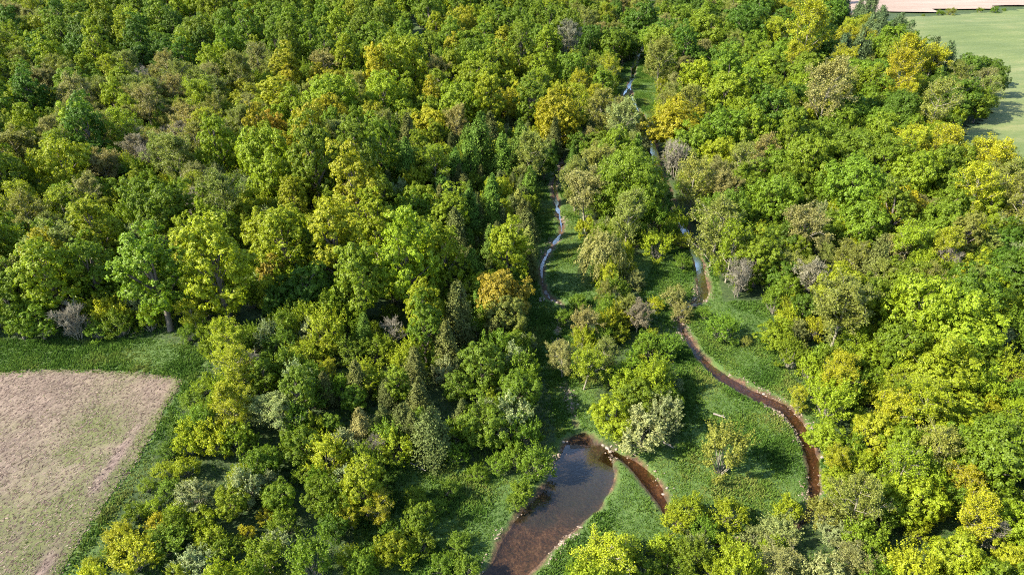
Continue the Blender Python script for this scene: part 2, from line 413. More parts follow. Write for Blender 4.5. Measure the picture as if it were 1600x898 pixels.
def skeleton(seed, R, H, nlimb, nb, nt_, up, z0, thick=1.0, multi=1):
    """trunk(s), limbs, branches, twigs; returns coarse paths, fine paths, twig tips"""
    r = np.random.default_rng(seed)
    big, fine, tips = [], [], []
    for s in range(multi):
        if multi == 1: tb, tt = np.array([0, 0, -0.6]), np.array([r.normal()*0.4, r.normal()*0.4, H*0.93])
        else:
            a = 6.283*s/multi+r.random(); tb = np.array([0.3*math.cos(a), 0.3*math.sin(a), -0.4])
            q = R*(0.3+0.45*r.random()); tt = np.array([q*math.cos(a), q*math.sin(a), H*(0.75+0.2*r.random())])
        tp = branch_path(tb, tt, r, 9, 0.03 if multi == 1 else 0.07)
        tr_ = np.linspace(0.018*H*thick, 0.003*H, 9)/(1 if multi == 1 else 1.7)
        big.append((tp, tr_))
        for i in range(nlimb):
            f = z0+(0.97-z0)*(i+r.random())/nlimb
            a0 = np.array([np.interp(f, np.linspace(0, 1, 9), tp[:, k]) for k in range(3)])
            ang = 2.4*i+r.random()*0.9
            prof = math.sin(math.pi*np.clip((f-z0)/(1-z0)*0.75+0.25, 0, 1))**0.7
            ln = R*(0.55+0.5*r.random())*prof/(1 if multi == 1 else 1.6)
            dr = norm(np.array([math.cos(ang), math.sin(ang), up*(0.8+0.5*r.random())]))
            lp = branch_path(a0, a0+dr*ln*(1+0.25*up), r, 6, 0.06, -0.06)
            big.append((lp, np.linspace(0.0065*H*thick*(1.1-f*0.6), 0.03, 6)))
            for j in range(nb):
                g_ = 0.25+0.72*(j+r.random())/nb
                b0 = np.array([np.interp(g_, np.linspace(0, 1, 6), lp[:, k]) for k in range(3)])
                bdv = norm(dr+0.75*r.normal(size=3)+np.array([0, 0, 0.35*up]))
                bl = ln*(0.28+0.3*r.random())*(1.2-0.6*g_)+0.35
                bp = branch_path(b0, b0+bdv*bl, r, 4, 0.08)
                fine.append((bp, np.linspace(0.035, 0.014, 4)))
                for k in range(nt_):
                    h_ = 0.3+0.7*(k+r.random())/nt_
                    c0 = np.array([np.interp(h_, np.linspace(0, 1, 4), bp[:, q]) for q in range(3)])
                    cd = norm(bdv+0.8*r.normal(size=3)+np.array([0, 0, 0.3*up]))
                    cl = 0.35+0.55*r.random()
                    fine.append((np.array([c0, c0+cd*cl]), np.array([0.018, 0.008])))
                    tips.append((c0, c0+cd*cl))
    return big, fine, tips, r

def make_sparse(seed, R=4.0, H=13.0, dens=13, leaf=0.26, up=0.9, z0=0.22):
    big, fine, tips, r = skeleton(seed, R, H, 20, 6, 4, up, z0)
    A = np.array([t[0] for t in tips]); B = np.array([t[1] for t in tips])
    k = len(A); idx = np.repeat(np.arange(k), dens)
    f = r.random((len(idx), 1))
    P = A[idx]+(B-A)[idx]*(0.1+1.0*f)+r.normal(size=(len(idx), 3))*0.20
    cl = vnoise(P[:, 0]+seed, P[:, 1]+P[:, 2], 1.6)
    N = norm(P-np.array([0, 0, H*0.5]))*0.6+np.array([0, 0, 0.5])
    V, Q = leaves(P, N, leaf, leaf*0.75, r, 0.8)
    var = np.stack([cl, r.random(len(P)), np.zeros(len(P))], 1)
    Vb, Qb = tubes(big, 5); Vf, Qf = tubes(fine, 3)
    return dict(wood=mesh_np('wood', np.concatenate([Vb, Vf]), [np.concatenate([Qb, Qf+len(Vb)])], [M_TWIG]),
                leaf=mesh_np('foliage', V, [Q], [M_LEAF], var), R=R, H=H, cf=0.6)

def make_bare(seed, R=3.2, H=10.0, up=1.5, multi=1):
    big, fine, tips, r = skeleton(seed, R, H, 16 if multi == 1 else 6, 7, 6, up, 0.2, 1.0, multi)
    Vb, Qb = tubes(big, 5); Vf, Qf = tubes([(p, rr*1.5) for p, rr in fine], 3)
    return dict(wood=mesh_np('wood', Vb, [Qb], [M_TWIG]), leaf=mesh_np('branches', Vf, [Qf], [M_TWIG]), R=R, H=H, cf=0.6)

def make_conifer(seed, R=2.2, H=11.0, n_=9000, power=0.75, leaf=0.24, tiers=0):
    r = np.random.default_rng(seed)
    nb = 170
    f = np.sort(r.random(nb))**0.9; a = r.random(nb)*6.283
    prof = (1-f)**power*np.clip(f*7+0.35, 0, 1)
    if tiers: prof = prof*(0.7+0.45*np.abs(np.sin(f*math.pi*tiers+r.normal(size=nb)*0.15)))
    tip = np.stack([np.cos(a)*R*prof, np.sin(a)*R*prof, 0.05*H+f*H*0.95], 1)*(1+0.2*r.normal(size=(nb, 1))*np.array([1, 1, 0.1]))
    nlead = r.integers(2, 4); la = r.random(nlead)*6.283; lo = R*0.35*r.random(nlead); lh = 0.72+0.28*r.random(nlead); lh[0] = 1; lo[0] *= 0.3
    w_ = r.integers(0, nlead, nb)
    tip[:, 0] = tip[:, 0]*0.86+np.cos(la[w_])*lo[w_]; tip[:, 1] = tip[:, 1]*0.86+np.sin(la[w_])*lo[w_]; tip[:, 2] *= lh[w_]
    out = np.stack([np.cos(a), np.sin(a), np.full(nb, 0.55 if not tiers else 0.15)], 1)
    k = n_//nb
    idx = np.repeat(np.arange(nb), k)
    s = r.random((len(idx), 1))**0.6
    rr = (0.10+0.11*R*prof[idx][:, None])
    P = tip[idx]*np.array([1, 1, 1])-np.stack([tip[idx][:, 0], tip[idx][:, 1], np.zeros(len(idx))], 1)*(1-s)*0.5
    P[:, 2:3] -= (1-s)*0.4
    P = P+r.normal(size=P.shape)*rr*np.array([1, 1, 1.5])
    P[:, 2] = np.maximum(P[:, 2], 0.2)
    N = norm(out[idx]+0.25*r.normal(size=P.shape))
    V, Q = leaves(P, N, leaf, leaf*0.6, r, 0.5, axis=np.array([0, 0, 1.0]) if not tiers else None)
    bt = r.random(nb)
    var = np.stack([bt[idx], r.random(len(P)), np.zeros(len(P))], 1)
    paths = [(branch_path((0, 0, -0.5), (0, 0, H*0.95), r, 8, 0.01), np.linspace(0.022*H, 0.004*H, 8))]
    for i in range(0, nb, 4):
        paths.append((branch_path((0, 0, max(0.3, tip[i][2]-0.4)), tip[i]*np.array([0.85, 0.85, 1]), r, 3, 0.03), np.linspace(0.05, 0.015, 3)))
    Vt, Qt = tubes(paths, 5)
    return dict(wood=mesh_np('wood', Vt, [Qt], [M_BARK]), leaf=mesh_np('foliage', V, [Q], [M_NEEDLE], var), R=R, H=H, cf=0.48)

def make_willow(seed, R=4.2, H=9.5):
    r = np.random.default_rng(seed)
    d = sphere_dirs(46, r, -0.2); P, N, C, G = [], [], [], []
    lc = d*np.array([R*0.72, R*0.72, H*0.36])*(1+0.15*r.normal(size=(46, 1)))+np.array([0, 0, H*0.55])
    for i in range(46):
        for s in range(15):
            st = lc[i]+r.normal(size=3)*np.array([0.6, 0.6, 0.5])+d[i]*0.4
            ln = (0.8+1.9*r.random())*(0.6+0.4*(1-d[i][2])); k = 16
            t = np.linspace(0, 1, k)[:, None]
            q = st+np.array([0, 0, -1.0])*t*ln+d[i]*np.array([0.5, 0.5, 0])*np.sin(t*1.6)+r.normal(size=(k, 3))*0.10
            P.append(q); N.append(np.tile(d[i]+np.array([0, 0, 0.35]), (k, 1))); C.append(np.full(k, r.random())); G.append(r.random(k))
    P = np.concatenate(P); N = np.concatenate(N); P[:, 2] = np.maximum(P[:, 2], 0.3)
    V, Q = leaves(P, norm(N), 0.42, 0.16, r, 0.4, axis=np.array([0, 0, -1.0]))
    var = np.stack([np.concatenate(C), np.concatenate(G), np.zeros(len(P))], 1)
    paths = [(branch_path((0, 0, -0.5), (0.2, 0.1, H*0.6), r, 6, 0.03), np.linspace(0.4, 0.14, 6))]
    for i in range(0, 46, 3): paths.append((branch_path((0, 0, H*0.28), lc[i], r, 5, 0.05, 0.06), np.linspace(0.14, 0.03, 5)))
    Vt, Qt = tubes(paths, 6)
    return dict(wood=mesh_np('wood', Vt, [Qt], [M_BARK]), leaf=mesh_np('foliage', V, [Q], [M_LEAF], var), R=R, H=H, cf=0.52)

def make_shrub(seed, R=2.4, H=3.4, nl=20, sub=13, per=26, leaf=0.185, shoots=0.5):
    r = np.random.default_rng(seed)
    d = sphere_dirs(nl, r, -0.1)
    lc = d*np.array([R*0.7, R*0.7, H*0.55])*(1+0.18*r.normal(size=(nl, 1)))+np.array([0, 0, H*0.34])
    lr = 0.26*R*(0.55+0.8*r.random(nl))
    P, N, C, G = [], [], [], []
    for i in range(nl):
        lrand = r.random()
        for j in range(sub):
            e = norm(r.normal(size=3)+d[i]*0.9+np.array([0, 0, 0.5]))
            k = int(per*(0.6+0.8*r.random()))
            st = lc[i]+e*lr[i]*0.55; ln = lr[i]*(0.6+shoots*r.random()*2.0)
            t = r.random((k, 1))
            sd = norm(e+np.array([0, 0, 0.8*shoots]))
            P.append(st+sd*ln*t+r.normal(size=(k, 3))*(0.04+0.11*(1-t))*R*0.42)
            N.append(norm(e+0.4*r.normal(size=(k, 3))+np.array([0, 0, 0.4]))); C.append(np.full(k, 0.55*r.random()+0.45*lrand)); G.append(r.random(k))
    P = np.concatenate(P); N = np.concatenate(N); P[:, 2] = np.maximum(P[:, 2], 0.12)
    V, Q = leaves(P, N, leaf, leaf*0.7, r, 0.5)
    var = np.stack([np.concatenate(C), np.concatenate(G), np.zeros(len(P))], 1)
    paths = []
    for i in range(nl):
        paths.append((branch_path(np.array([r.normal()*0.15, r.normal()*0.15, -0.3]), lc[i]+d[i]*lr[i]*0.5, r, 5, 0.06, 0.05), np.linspace(0.06, 0.015, 5)))
    Vt, Qt = tubes(paths, 4)
    return dict(wood=mesh_np('stems', Vt, [Qt], [M_TWIG]), leaf=mesh_np('foliage', V, [Q], [M_LEAF], var), R=R, H=H, cf=0.5)

PROTO = {
    'M': [make_broadleaf(100+i, 5.0, 10.5, 0.12, 44+4*(i % 3), ragged=0.15+0.02*i, leaf=0.255) for i in range(6)],
    'L': [make_broadleaf(150+i, 8.5, 16.5, 0.10, 90, 20, 32, 0.32, 0.14) for i in range(1)],
    'T': [make_broadleaf(200+i, 4.2, 15.5, 0.08, 54+4*(i % 3), 14, 36, 0.255, 0.2, 0.6) for i in range(6)],
    'F': [make_sparse(300+i, 4.0, 11.5, 19+4*(i % 3), leaf=0.225, up=0.8+0.15*(i % 3), z0=(0.12, 0.08, 0.16, 0.1, 0.2, 0.36)[i]) for i in range(6)],
    'B': [make_bare(400+i, 3.0, 9.0, 1.3+0.3*i) for i in range(2)]+[make_bare(410+i, 3.0, 7.0, 1.6, 7) for i in range(2)],
    'C': [make_conifer(500+i, 2.3, 9.5, 9500, 0.5+0.12*i) for i in range(4)],
    'P': [make_conifer(520+i, 3.2, 10.5, 9500, 0.4, 0.3, 0) for i in range(2)],
    'W': [make_willow(540)],
    'S': [make_shrub(600+i, 2.4, 3.4+0.4*i, 21+i, shoots=0.4+0.2*i) for i in range(6)],
}
for kk in PROTO:                             # measure what was grown: true crown radius, height and middle
    for p_ in PROTO[kk]:
        v_ = np.empty(len(p_['leaf'].vertices)*3, np.float32); p_['leaf'].vertices.foreach_get('co', v_); v_ = v_.reshape(-1, 3)
        p_['R'] = float(np.percentile(np.hypot(v_[:, 0], v_[:, 1]), 95)); p_['H'] = float(np.percentile(v_[:, 2], 99.5))
        p_['cf'] = float((np.percentile(v_[:, 2], 3)+np.percentile(v_[:, 2], 99))/2/p_['H'])
# ------------------------------------------------------------------ ground
def axis(lo, a, b, hi, fine, grow):
    core = list(np.arange(a, b, fine)); s = fine; x = b
    while x < hi: core.append(x); s *= grow; x += s
    core.append(hi); s = fine; x = a-fine
    while x > lo: core.insert(0, x); s *= grow; x -= s
    core.insert(0, lo)
    return np.array(core)
FIELD_PX = [(-420, 640), (-120, 592), (0, 581), (50, 577), (150, 577), (235, 582), (281, 589), (288, 597), (262, 640), (236, 690), (222, 715), (195, 750), (160, 800), (118, 865), (100, 898), (40, 985), (-120, 1060), (-420, 1000)]
FIELD = gpoly(FIELD_PX)
MEADOW_PX = [
    [(-300, 560), (0, 532), (120, 530), (230, 528), (322, 545), (308, 590), (282, 640), (252, 695), (236, 725), (198, 780), (128, 880), (90, 940), (-20, 1000), (-300, 900)],
    [(835, 260), (900, 262), (905, 340), (935, 440), (960, 480), (880, 500), (930, 590), (940, 690), (960, 700), (1060, 700), (1060, 600), (1055, 520), (1000, 470), (990, 400), (1040, 380), (1110, 385),
     (1130, 470), (1200, 470), (1215, 560), (1260, 620), (1300, 690), (1290, 790), (1200, 850), (1040, 860), (1000, 850), (900, 940), (780, 1060), (640, 1060), (600, 960), (545, 900), (560, 800), (600, 735), (650, 710), (800, 745), (835, 700),
     (870, 690), (860, 610), (815, 520), (825, 400)],
    [(960, 130), (985, 85), (1020, 85), (1030, 150), (1020, 190), (970, 170)],
]
MEADOW = [gpoly(p_) for p_ in MEADOW_PX]
PASTURE_PX = [(1338, 40), (1400, 28), (1600, 14), (1900, -6), (1900, 330), (1700, 300), (1600, 285), (1520, 262), (1480, 215), (1520, 190), (1540, 170), (1430, 100)]
PASTURE = gpoly(PASTURE_PX)
xs_, ys_ = axis(-1500, -24, 50, 1500, 0.45, 1.07), axis(-400, 36, 165, 3500, 0.45, 1.035)
gx, gy = np.meshgrid(xs_, ys_)
bd = bank_dist(gx, gy)
gz = height(gx, gy, bd)
px_, py_ = gx.ravel(), gy.ravel()
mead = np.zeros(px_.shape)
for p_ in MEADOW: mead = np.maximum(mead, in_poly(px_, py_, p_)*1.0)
wetz = 1-smooth(bd+(fbm(px_, py_, 1.7)-0.5)*1.2, -0.35, 0.2)
pd = np.hypot((px_-on_plane(905, 745, 0)[0])/6.5, (py_-on_plane(905, 745, 0)[1])/8.0)
silt_ = 0.85*(1-smooth(pd+(fbm(px_, py_, 3)-0.5)*0.7, 0.3, 1.25))*(bd < -0.3)
pd2 = np.hypot((px_-on_plane(845, 800, 0)[0])/3.5, (py_-on_plane(845, 800, 0)[1])/2.2)
silt_ = np.maximum(silt_, 0.7*(1-smooth(pd2+(fbm(px_, py_, 2)-0.5)*0.9, 0.4, 1.1))*(bd < -0.3))
nx, ny = len(xs_), len(ys_)
ii = (np.arange(ny-1)[:, None]*nx+np.arange(nx-1)[None]).ravel()
def grid_mesh(name, V, quads, material, zone):
    me = mesh_np(name, V, [quads], [material])
    a = me.attributes.new('zone', 'FLOAT_COLOR', 'POINT')
    c4 = np.ones((len(V), 4), np.float32); c4[:, :3] = zone
    a.data.foreach_set('color', c4.ravel())
    me.polygons.foreach_set('use_smooth', np.ones(len(me.polygons), bool))
    return me
V = np.stack([px_, py_, gz.ravel()], 1)
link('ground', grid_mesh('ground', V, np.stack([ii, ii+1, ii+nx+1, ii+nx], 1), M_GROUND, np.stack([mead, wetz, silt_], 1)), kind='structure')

def edge_dist(x, y, poly):
    best = np.full(np.shape(x), 1e9)
    for i in range(len(poly)):
        x0, y0 = poly[i]; x1, y1 = poly[(i+1) % len(poly)]
        dx, dy = x1-x0, y1-y0
        t = np.clip(((x-x0)*dx+(y-y0)*dy)/(dx*dx+dy*dy+1e-9), 0, 1)
        best = np.minimum(best, np.hypot(x-x0-t*dx, y-y0-t*dy))
    return best
def sheet(name, poly, xa, ya, material, lift, zone_fn, wob=0.8):
    X, Y = np.meshgrid(xa, ya)
    x, y = X.ravel(), Y.ravel()
    sd = np.where(in_poly(x, y, poly), 1, -1)*edge_dist(x, y, poly)
    keep = (sd+(fbm(x, y, 2.5)-0.5)*2*wob) > 0
    n_x, n_y = len(xa), len(ya)
    q = (np.arange(n_y-1)[:, None]*n_x+np.arange(n_x-1)[None]).ravel()
    q = np.stack([q, q+1, q+n_x+1, q+n_x], 1)
    q = q[keep[q].all(1)]
    used = np.unique(q); mp_ = np.zeros(len(x), int); mp_[used] = np.arange(len(used))
    V = np.stack([x, y, height(x, y)+lift], 1)[used]
    return link(name, grid_mesh(name, V, mp_[q], material, zone_fn(x[used], y[used], sd[used])), kind='structure')
# the track runs along the field's long edge
ex0, ey0, _, _ = ground_at(np.array([286., 100.]), np.array([602., 898.]))
tdx, tdy = ex0[1]-ex0[0], ey0[1]-ey0[0]; tl = math.hypot(tdx, tdy); tdx /= tl; tdy /= tl
def weed_amount(x, y):
    """how green the brown field is"""
    dd = (x-ex0[0])*(-tdy)+(y-ey0[0])*tdx                     # across the track, sign fixed below
    dd = np.abs(dd)+(fbm(x, y, 9)-0.5)*1.6
    al = (x-ex0[0])*tdx+(y-ey0[0])*tdy
    stripe = np.exp(-((dd-0.6)/0.8)**2)*0.9+np.exp(-((dd-4.2)/1.5)**2)*0.85*smooth(al, 6, 20)+np.exp(-((dd-9)/3.5)**2)*0.42
    bare = np.exp(-((dd-2.3)/0.5)**2)*0.9*smooth(fbm(x+70, y, 8), 0.35, 0.6)
    patch = smooth(fbm(x, y, 8, 5), 0.40, 0.66)*1.0*smooth(al+(fbm(x, y+40, 10)-0.5)*10, 1, 12)+0.16
    nearwood = 0
    return np.clip(stripe+patch*0.7-bare+nearwood, 0, 1)
fx = np.array([p_[0] for p_ in FIELD]); fy = np.array([p_[1] for p_ in FIELD])
field_z = lambda x, y, sd: np.stack([np.clip(weed_amount(x, y)*1.0+np.exp(-(sd/0.9)**2)*0.5, 0, 1), np.zeros(len(x)), np.zeros(len(x))], 1)
sheet('ploughed_field', FIELD, np.arange(fx.min()-1, fx.max()+1, 0.5), np.arange(max(fy.min(), 20)-1, fy.max()+1, 0.5), M_FIELD, 0.05, field_z, 0.4)
fx = np.array([p_[0] for p_ in PASTURE]); fy = np.array([p_[1] for p_ in PASTURE])
zero = lambda x, y, sd: np.zeros((len(x), 3))
sheet('pasture', PASTURE, np.arange(fx.min()-1, fx.max()+1, 2.0), np.arange(fy.min()-1, fy.max()+1, 2.0), M_PASTURE, 0.45, zero, 1.5)
fa = gpoly([(1338, 38), (1400, 26), (1600, 12), (1900, -8)])
FAR = [fa[0], fa[1], fa[2], fa[3], (fa[3][0]+260, fa[3][1]+420), (fa[0][0]+10, fa[3][1]+420)]
sheet('tilled_field', FAR, np.arange(fa[0][0]-20, fa[3][0]+270, 6.0), np.arange(fa[0][1]-30, fa[3][1]+430, 6.0), M_FAR, 0.6, zero, 2.0)

# water sheets, one ribbon for each reach
def ribbon(name, pts, lift, wm):
    p_ = np.array(pts); d = norm(np.gradient(p_[:, :2], axis=0)); nn = np.stack([-d[:, 1], d[:, 0]], 1)
    wd = p_[:, 2:3]+1.1
    V = np.concatenate([np.c_[p_[:, :2]+nn*wd, np.full(len(p_), lift)], np.c_[p_[:, :2]-nn*wd, np.full(len(p_), lift)]])
    k = len(p_); i = np.arange(k-1)
    return link(name, mesh_np(name, V, [np.stack([i, i+1, i+1+k, i+k], 1)], [wm]), kind='structure')
ribbon('pool_water', pool, WATER_Z, M_POOL)
ribbon('stream_water', side_channel, WATER_Z+0.004, M_WATER)
ribbon('stream_water', creek, WATER_Z+0.008, M_WATER)
ribbon('stream_water', brook, WATER_Z+0.012, M_BROOK)

# ------------------------------------------------------------------ planting plan
TINT = {                                  # leaf colours (linear reflectance)
    'dark green': (0.074, 0.142, 0.012), 'mid green': (0.126, 0.196, 0.013), 'yellow-green': (0.200, 0.262, 0.013),
    'golden': (0.270, 0.276, 0.015), 'orange-gold': (0.31, 0.245, 0.03), 'olive': (0.178, 0.208, 0.040),
    'yellow': (0.272, 0.305, 0.016), 'dull green': (0.085, 0.105, 0.024), 'blue-green': (0.070, 0.112, 0.042),
    'sage': (0.210, 0.235, 0.078), 'fresh green': (0.120, 0.195, 0.016), 'lime': (0.208, 0.268, 0.015),
    'brownish': (0.208, 0.205, 0.068), 'pale green': (0.23, 0.275, 0.125), 'grey': (0.20, 0.195, 0.15)}
K = {'d': 'dark green', 'm': 'mid green', 'y': 'yellow-green', 'g': 'golden', 'o': 'orange-gold', 'f': 'olive', 'a': 'yellow', 'c': 'dull green',
     'p': 'blue-green', 's': 'sage', 'e': 'fresh green', 'l': 'lime', 'n': 'brownish', 'w': 'pale green', 'b': 'grey'}
ASPECT = {'M': 1.12, 'L': 1.02, 'T': 1.75, 'F': 1.6, 'B': 1.6, 'C': 2.1, 'P': 1.9, 'W': 1.2, 'S': 0.85}
CF = {k: v[0]['cf'] for k, v in PROTO.items()}
# kind, u, v of the crown's middle, crown width, colour, optional height / width
HERO = '''
T 77 425 92 y|T 143 415 78 m|T 235 420 112 m|T 335 415 112 y|T 5 440 66 f|M 10 372 60 d|M 147 335 52 y|F 45 335 60 f|M 255 322 92 m|M 213 302 62 m|F 340 312 70 f
S 150 508 45 e|B 110 495 42 b|F 353 530 58 a|F 368 572 62 a|B 394 565 36 b|T 423 425 48 o|T 443 380 84 y|T 517 370 94 g|M 477 445 80 d|T 560 435 84 m|T 634 395 108 y|T 690 402 78 y|T 707 327 62 y
B 614 516 36 b 1.7|C 700 543 48 c|C 771 520 28 c|M 785 452 84 o|M 790 490 70 f|M 754 565 78 e|S 543 543 62 e|S 587 540 55 m|F 472 545 26 a|F 513 580 32 a|S 440 530 70 d|C 650 580 42 c|C 684 545 34 c
C 737 427 42 d|C 767 385 36 d|C 735 335 42 d|C 768 333 38 d|C 817 343 34 c|C 825 380 30 f|C 827 413 28 c|C 810 320 26 f|C 750 470 34 d|C 790 400 30 d|M 905 222 40 d|M 935 222 40 m|F 955 195 40 f|C 828 290 32 d|M 1010 60 40 m|M 985 70 34 d
W 940 390 74 s|F 953 432 34 a|S 993 435 36 s|L 976 282 122 m|M 1025 300 62 d|F 900 283 55 f|S 1027 377 56 y|S 997 355 42 e|S 1067 372 32 y|S 1067 405 32 e
F 1120 352 78 f|B 1157 428 42 b|T 1190 392 62 m|S 1054 460 42 s|S 1066 484 34 n|S 1130 507 52 e|S 1100 487 22 e|S 1166 530 20 f|S 973 472 28 a|S 1024 472 28 a|F 997 492 38 b|F 947 458 34 f
S 903 467 28 e|S 880 492 30 e|F 910 507 42 n|F 880 557 46 n|F 914 572 50 y|F 944 550 42 f|S 940 520 42 e|S 967 517 36 l|S 1015 534 54 m 0.9|S 1040 537 48 e 0.9|S 987 574 60 m 0.9|S 1034 584 64 e 0.9
M 960 645 74 y 0.9|M 1000 618 74 m 0.9|M 1042 626 54 m 0.9|S 1007 668 82 w|S 1135 694 72 f 1.4|S 837 715 58 e 1.1|S 815 764 38 e|S 806 780 30 e
S 1058 812 46 l|S 1077 790 56 l|S 1141 798 62 y|F 950 868 95 a 1.2|S 1010 888 56 m|S 1035 850 50 y|S 1062 884 52 e|S 1090 850 46 w|S 1100 826 46 e|S 1118 884 54 y|S 1140 850 46 l|S 1172 876 56 l|S 1180 835 44 s|S 985 850 40 e|S 900 890 40 e
M 1370 675 72 g|F 1454 631 72 y|F 1467 700 70 f|M 1464 742 58 y|M 1561 700 125 m|F 1307 722 42 a|F 1250 620 32 a|M 1290 672 58 l|F 1344 780 80 f|M 1385 770 60 l|M 1310 750 46 y|M 1434 778 82 y|F 1507 748 52 g|F 1527 808 72 a|B 1548 828 46 b
M 1500 867 92 l|S 1397 876 58 l|F 1223 884 70 n 1.0|F 1330 884 74 n 1.0|S 1220 828 60 s|S 1304 828 48 w|S 1290 795 62 f|S 1233 792 48 y|M 1585 815 72 y|M 1587 878 80 a|M 1420 690 58 m|M 1500 690 62 e
M 1440 475 112 y|M 1512 492 116 l|M 1480 560 112 y|M 1412 540 84 m|F 1314 490 88 f|S 1247 516 48 s|M 1257 478 48 d|M 1213 516 52 y|M 1407 323 72 g|M 1480 320 66 m|M 1350 347 78 m|M 1300 347 48 m|F 1250 358 62 n|F 1420 378 56 y|F 1474 386 52 a
T 1514 360 52 f|T 1549 378 34 f|M 1587 362 50 d|F 1324 405 52 f|C 1370 412 50 c|F 1267 434 52 b|M 1424 435 72 m|M 1534 412 52 y|M 1223 373 62 d|M 1230 450 52 m|B 1482 405 34 b|M 1561 477 56 y|S 1590 588 36 n|F 1317 578 52 a|M 1354 548 54 l
M 1303 18 50 d|M 1228 30 42 d|P 1350 26 28 p|P 1375 37 28 p|P 1400 50 30 p|P 1420 60 28 p|P 1313 86 34 p|P 1345 80 36 p|M 1394 64 52 m|F 1420 92 56 a|F 1407 118 60 g|M 1467 126 52 d|M 1560 122 34 d 1.5|M 1514 106 48 d|F 1535 132 40 n|M 1500 150 62 d|M 1532 158 50 m|M 1478 142 52 d|M 1545 108 40 d|S 1468 19 11 e|S 1474 20 7 m|S 1487 17 15 f|S 1532 15 10 m|S 1555 14 14 e|S 1443 24 6 m|S 1569 15 7 m
L 1407 170 68 d|M 1335 172 52 d|M 1227 164 62 m|M 1230 78 56 m|M 1260 106 56 m|F 1300 142 76 n|F 1464 165 62 f|M 1367 144 62 m|F 1263 50 72 a|M 1267 246 86 m|M 1327 237 72 m|M 1387 247 82 m|M 1434 269 82 y|M 1490 289 62 m
F 1427 228 52 a|F 1474 236 62 a|F 1554 256 62 a|F 1524 242 42 a|F 1578 282 52 f|M 1220 258 62 m|M 1287 208 56 m|M 1037 53 52 d|M 1054 182 86 g|M 1094 118 62 y|M 1134 144 72 l|M 1184 111 62 y|M 1168 36 66 d|M 1107 48 62 m|F 1034 94 52 f
F 980 190 56 s|F 940 168 46 f|M 877 174 52 y|M 817 151 52 g|F 887 61 42 b|S 903 215 28 b|M 1000 28 56 d|M 960 61 46 d|B 1057 243 40 b|M 1134 201 76 m|M 1175 201 72 y|F 1087 279 62 f|M 1170 282 76 m|M 1124 242 62 y
T 557 238 78 m|T 500 238 52 y|M 514 145 38 a|M 434 146 62 g|M 420 195 48 o|M 580 181 52 g|M 785 162 56 g|M 738 118 62 y|M 627 92 82 y|C 640 216 36 c|C 750 229 52 d|C 735 252 42 d|C 785 250 42 d|C 815 235 44 d|M 850 250 46 d|M 687 249 58 y
M 100 256 92 y|M 150 249 62 d|F 217 236 42 b|F 284 216 40 b|F 327 202 52 a|M 381 152 48 g|M 207 44 54 d|M 317 52 62 m|M 40 120 60 d|M 110 130 56 m
F 354 633 62 a|S 327 680 62 a 1.0|S 284 667 48 d|S 261 700 36 d|S 287 727 42 y|S 378 740 44 a 1.1|M 361 780 54 l|S 378 653 42 s|S 301 767 62 w|S 314 814 52 y|S 207 797 36 m|S 244 814 40 g|S 207 864 72 a|S 177 857 32 a|S 140 879 24 a|S 262 760 40 e|S 236 790 34 l|S 228 757 28 m|S 275 800 44 y|S 190 828 30 y|S 168 862 28 e|S 254 733 34 l|S 298 622 38 e|S 318 598 40 l|S 318 640 44 m|S 261 841 62 e|S 301 874 62 w|S 344 854 56 m|S 384 831 32 g
F 433 643 78 s 1.0|T 567 752 70 y 1.9|F 590 790 50 g|F 548 800 42 a|M 500 770 58 m|M 470 690 62 m|M 520 820 50 d|S 612 826 44 d|S 648 772 42 m|S 702 762 34 e|M 600 745 40 d|T 620 600 46 m|S 660 845 44 m|S 716 846 38 e|M 655 806 52 m|M 612 852 54 y|M 566 880 50 m|S 730 884 48 e|S 690 880 44 m|S 780 720 40 e|S 745 735 36 m|B 586 694 32 b|C 564 662 36 n|C 600 657 32 c|C 630 664 40 c|C 677 678 62 c 1.8|C 654 622 42 c|M 554 620 44 m|M 514 660 38 e|M 761 650 88 m|S 433 844 46 w|M 420 717 48 m|S 477 734 42 m|S 415 802 32 g|M 433 774 52 m|S 594 864 42 y|S 632 866 42 y|S 546 868 42 y|S 684 788 32 e|M 810 610 70 m|M 715 600 50 e|C 720 650 34 c
'''
heroes = []
for line in HERO.strip().splitlines():
    for it in line.split('|'):
        a = it.split(); heroes.append((a[0], float(a[1]), float(a[2]), float(a[3]), K[a[4]], float(a[5]) if len(a) > 5 else ASPECT[a[0]]))

hk = [h[0] for h in heroes]; hu = np.array([h[1] for h in heroes]); hv = np.array([h[2] for h in heroes])
hw = np.array([h[3] for h in heroes]); ha = np.array([h[5] for h in heroes]); hcf = np.array([CF[k] for k in hk])
z = np.zeros(len(heroes)); hh = np.full(len(heroes), 6.0)
for _ in range(12):                       # stand each crown's middle where it shows, at its own height above the ground
    x, y, t = on_plane(hu, hv, z+hh); z = height(x, y)
    dia = hw*t/F; H = dia*ha; hh = hcf*H
trees = []                                # kind, x, y, z, radius, height, colour, hero?
for i, h in enumerate(heroes):
    trees.append([h[0], float(x[i]), float(y[i]), float(z[i]), float(dia[i]/2), float(H[i]), h[4], True])

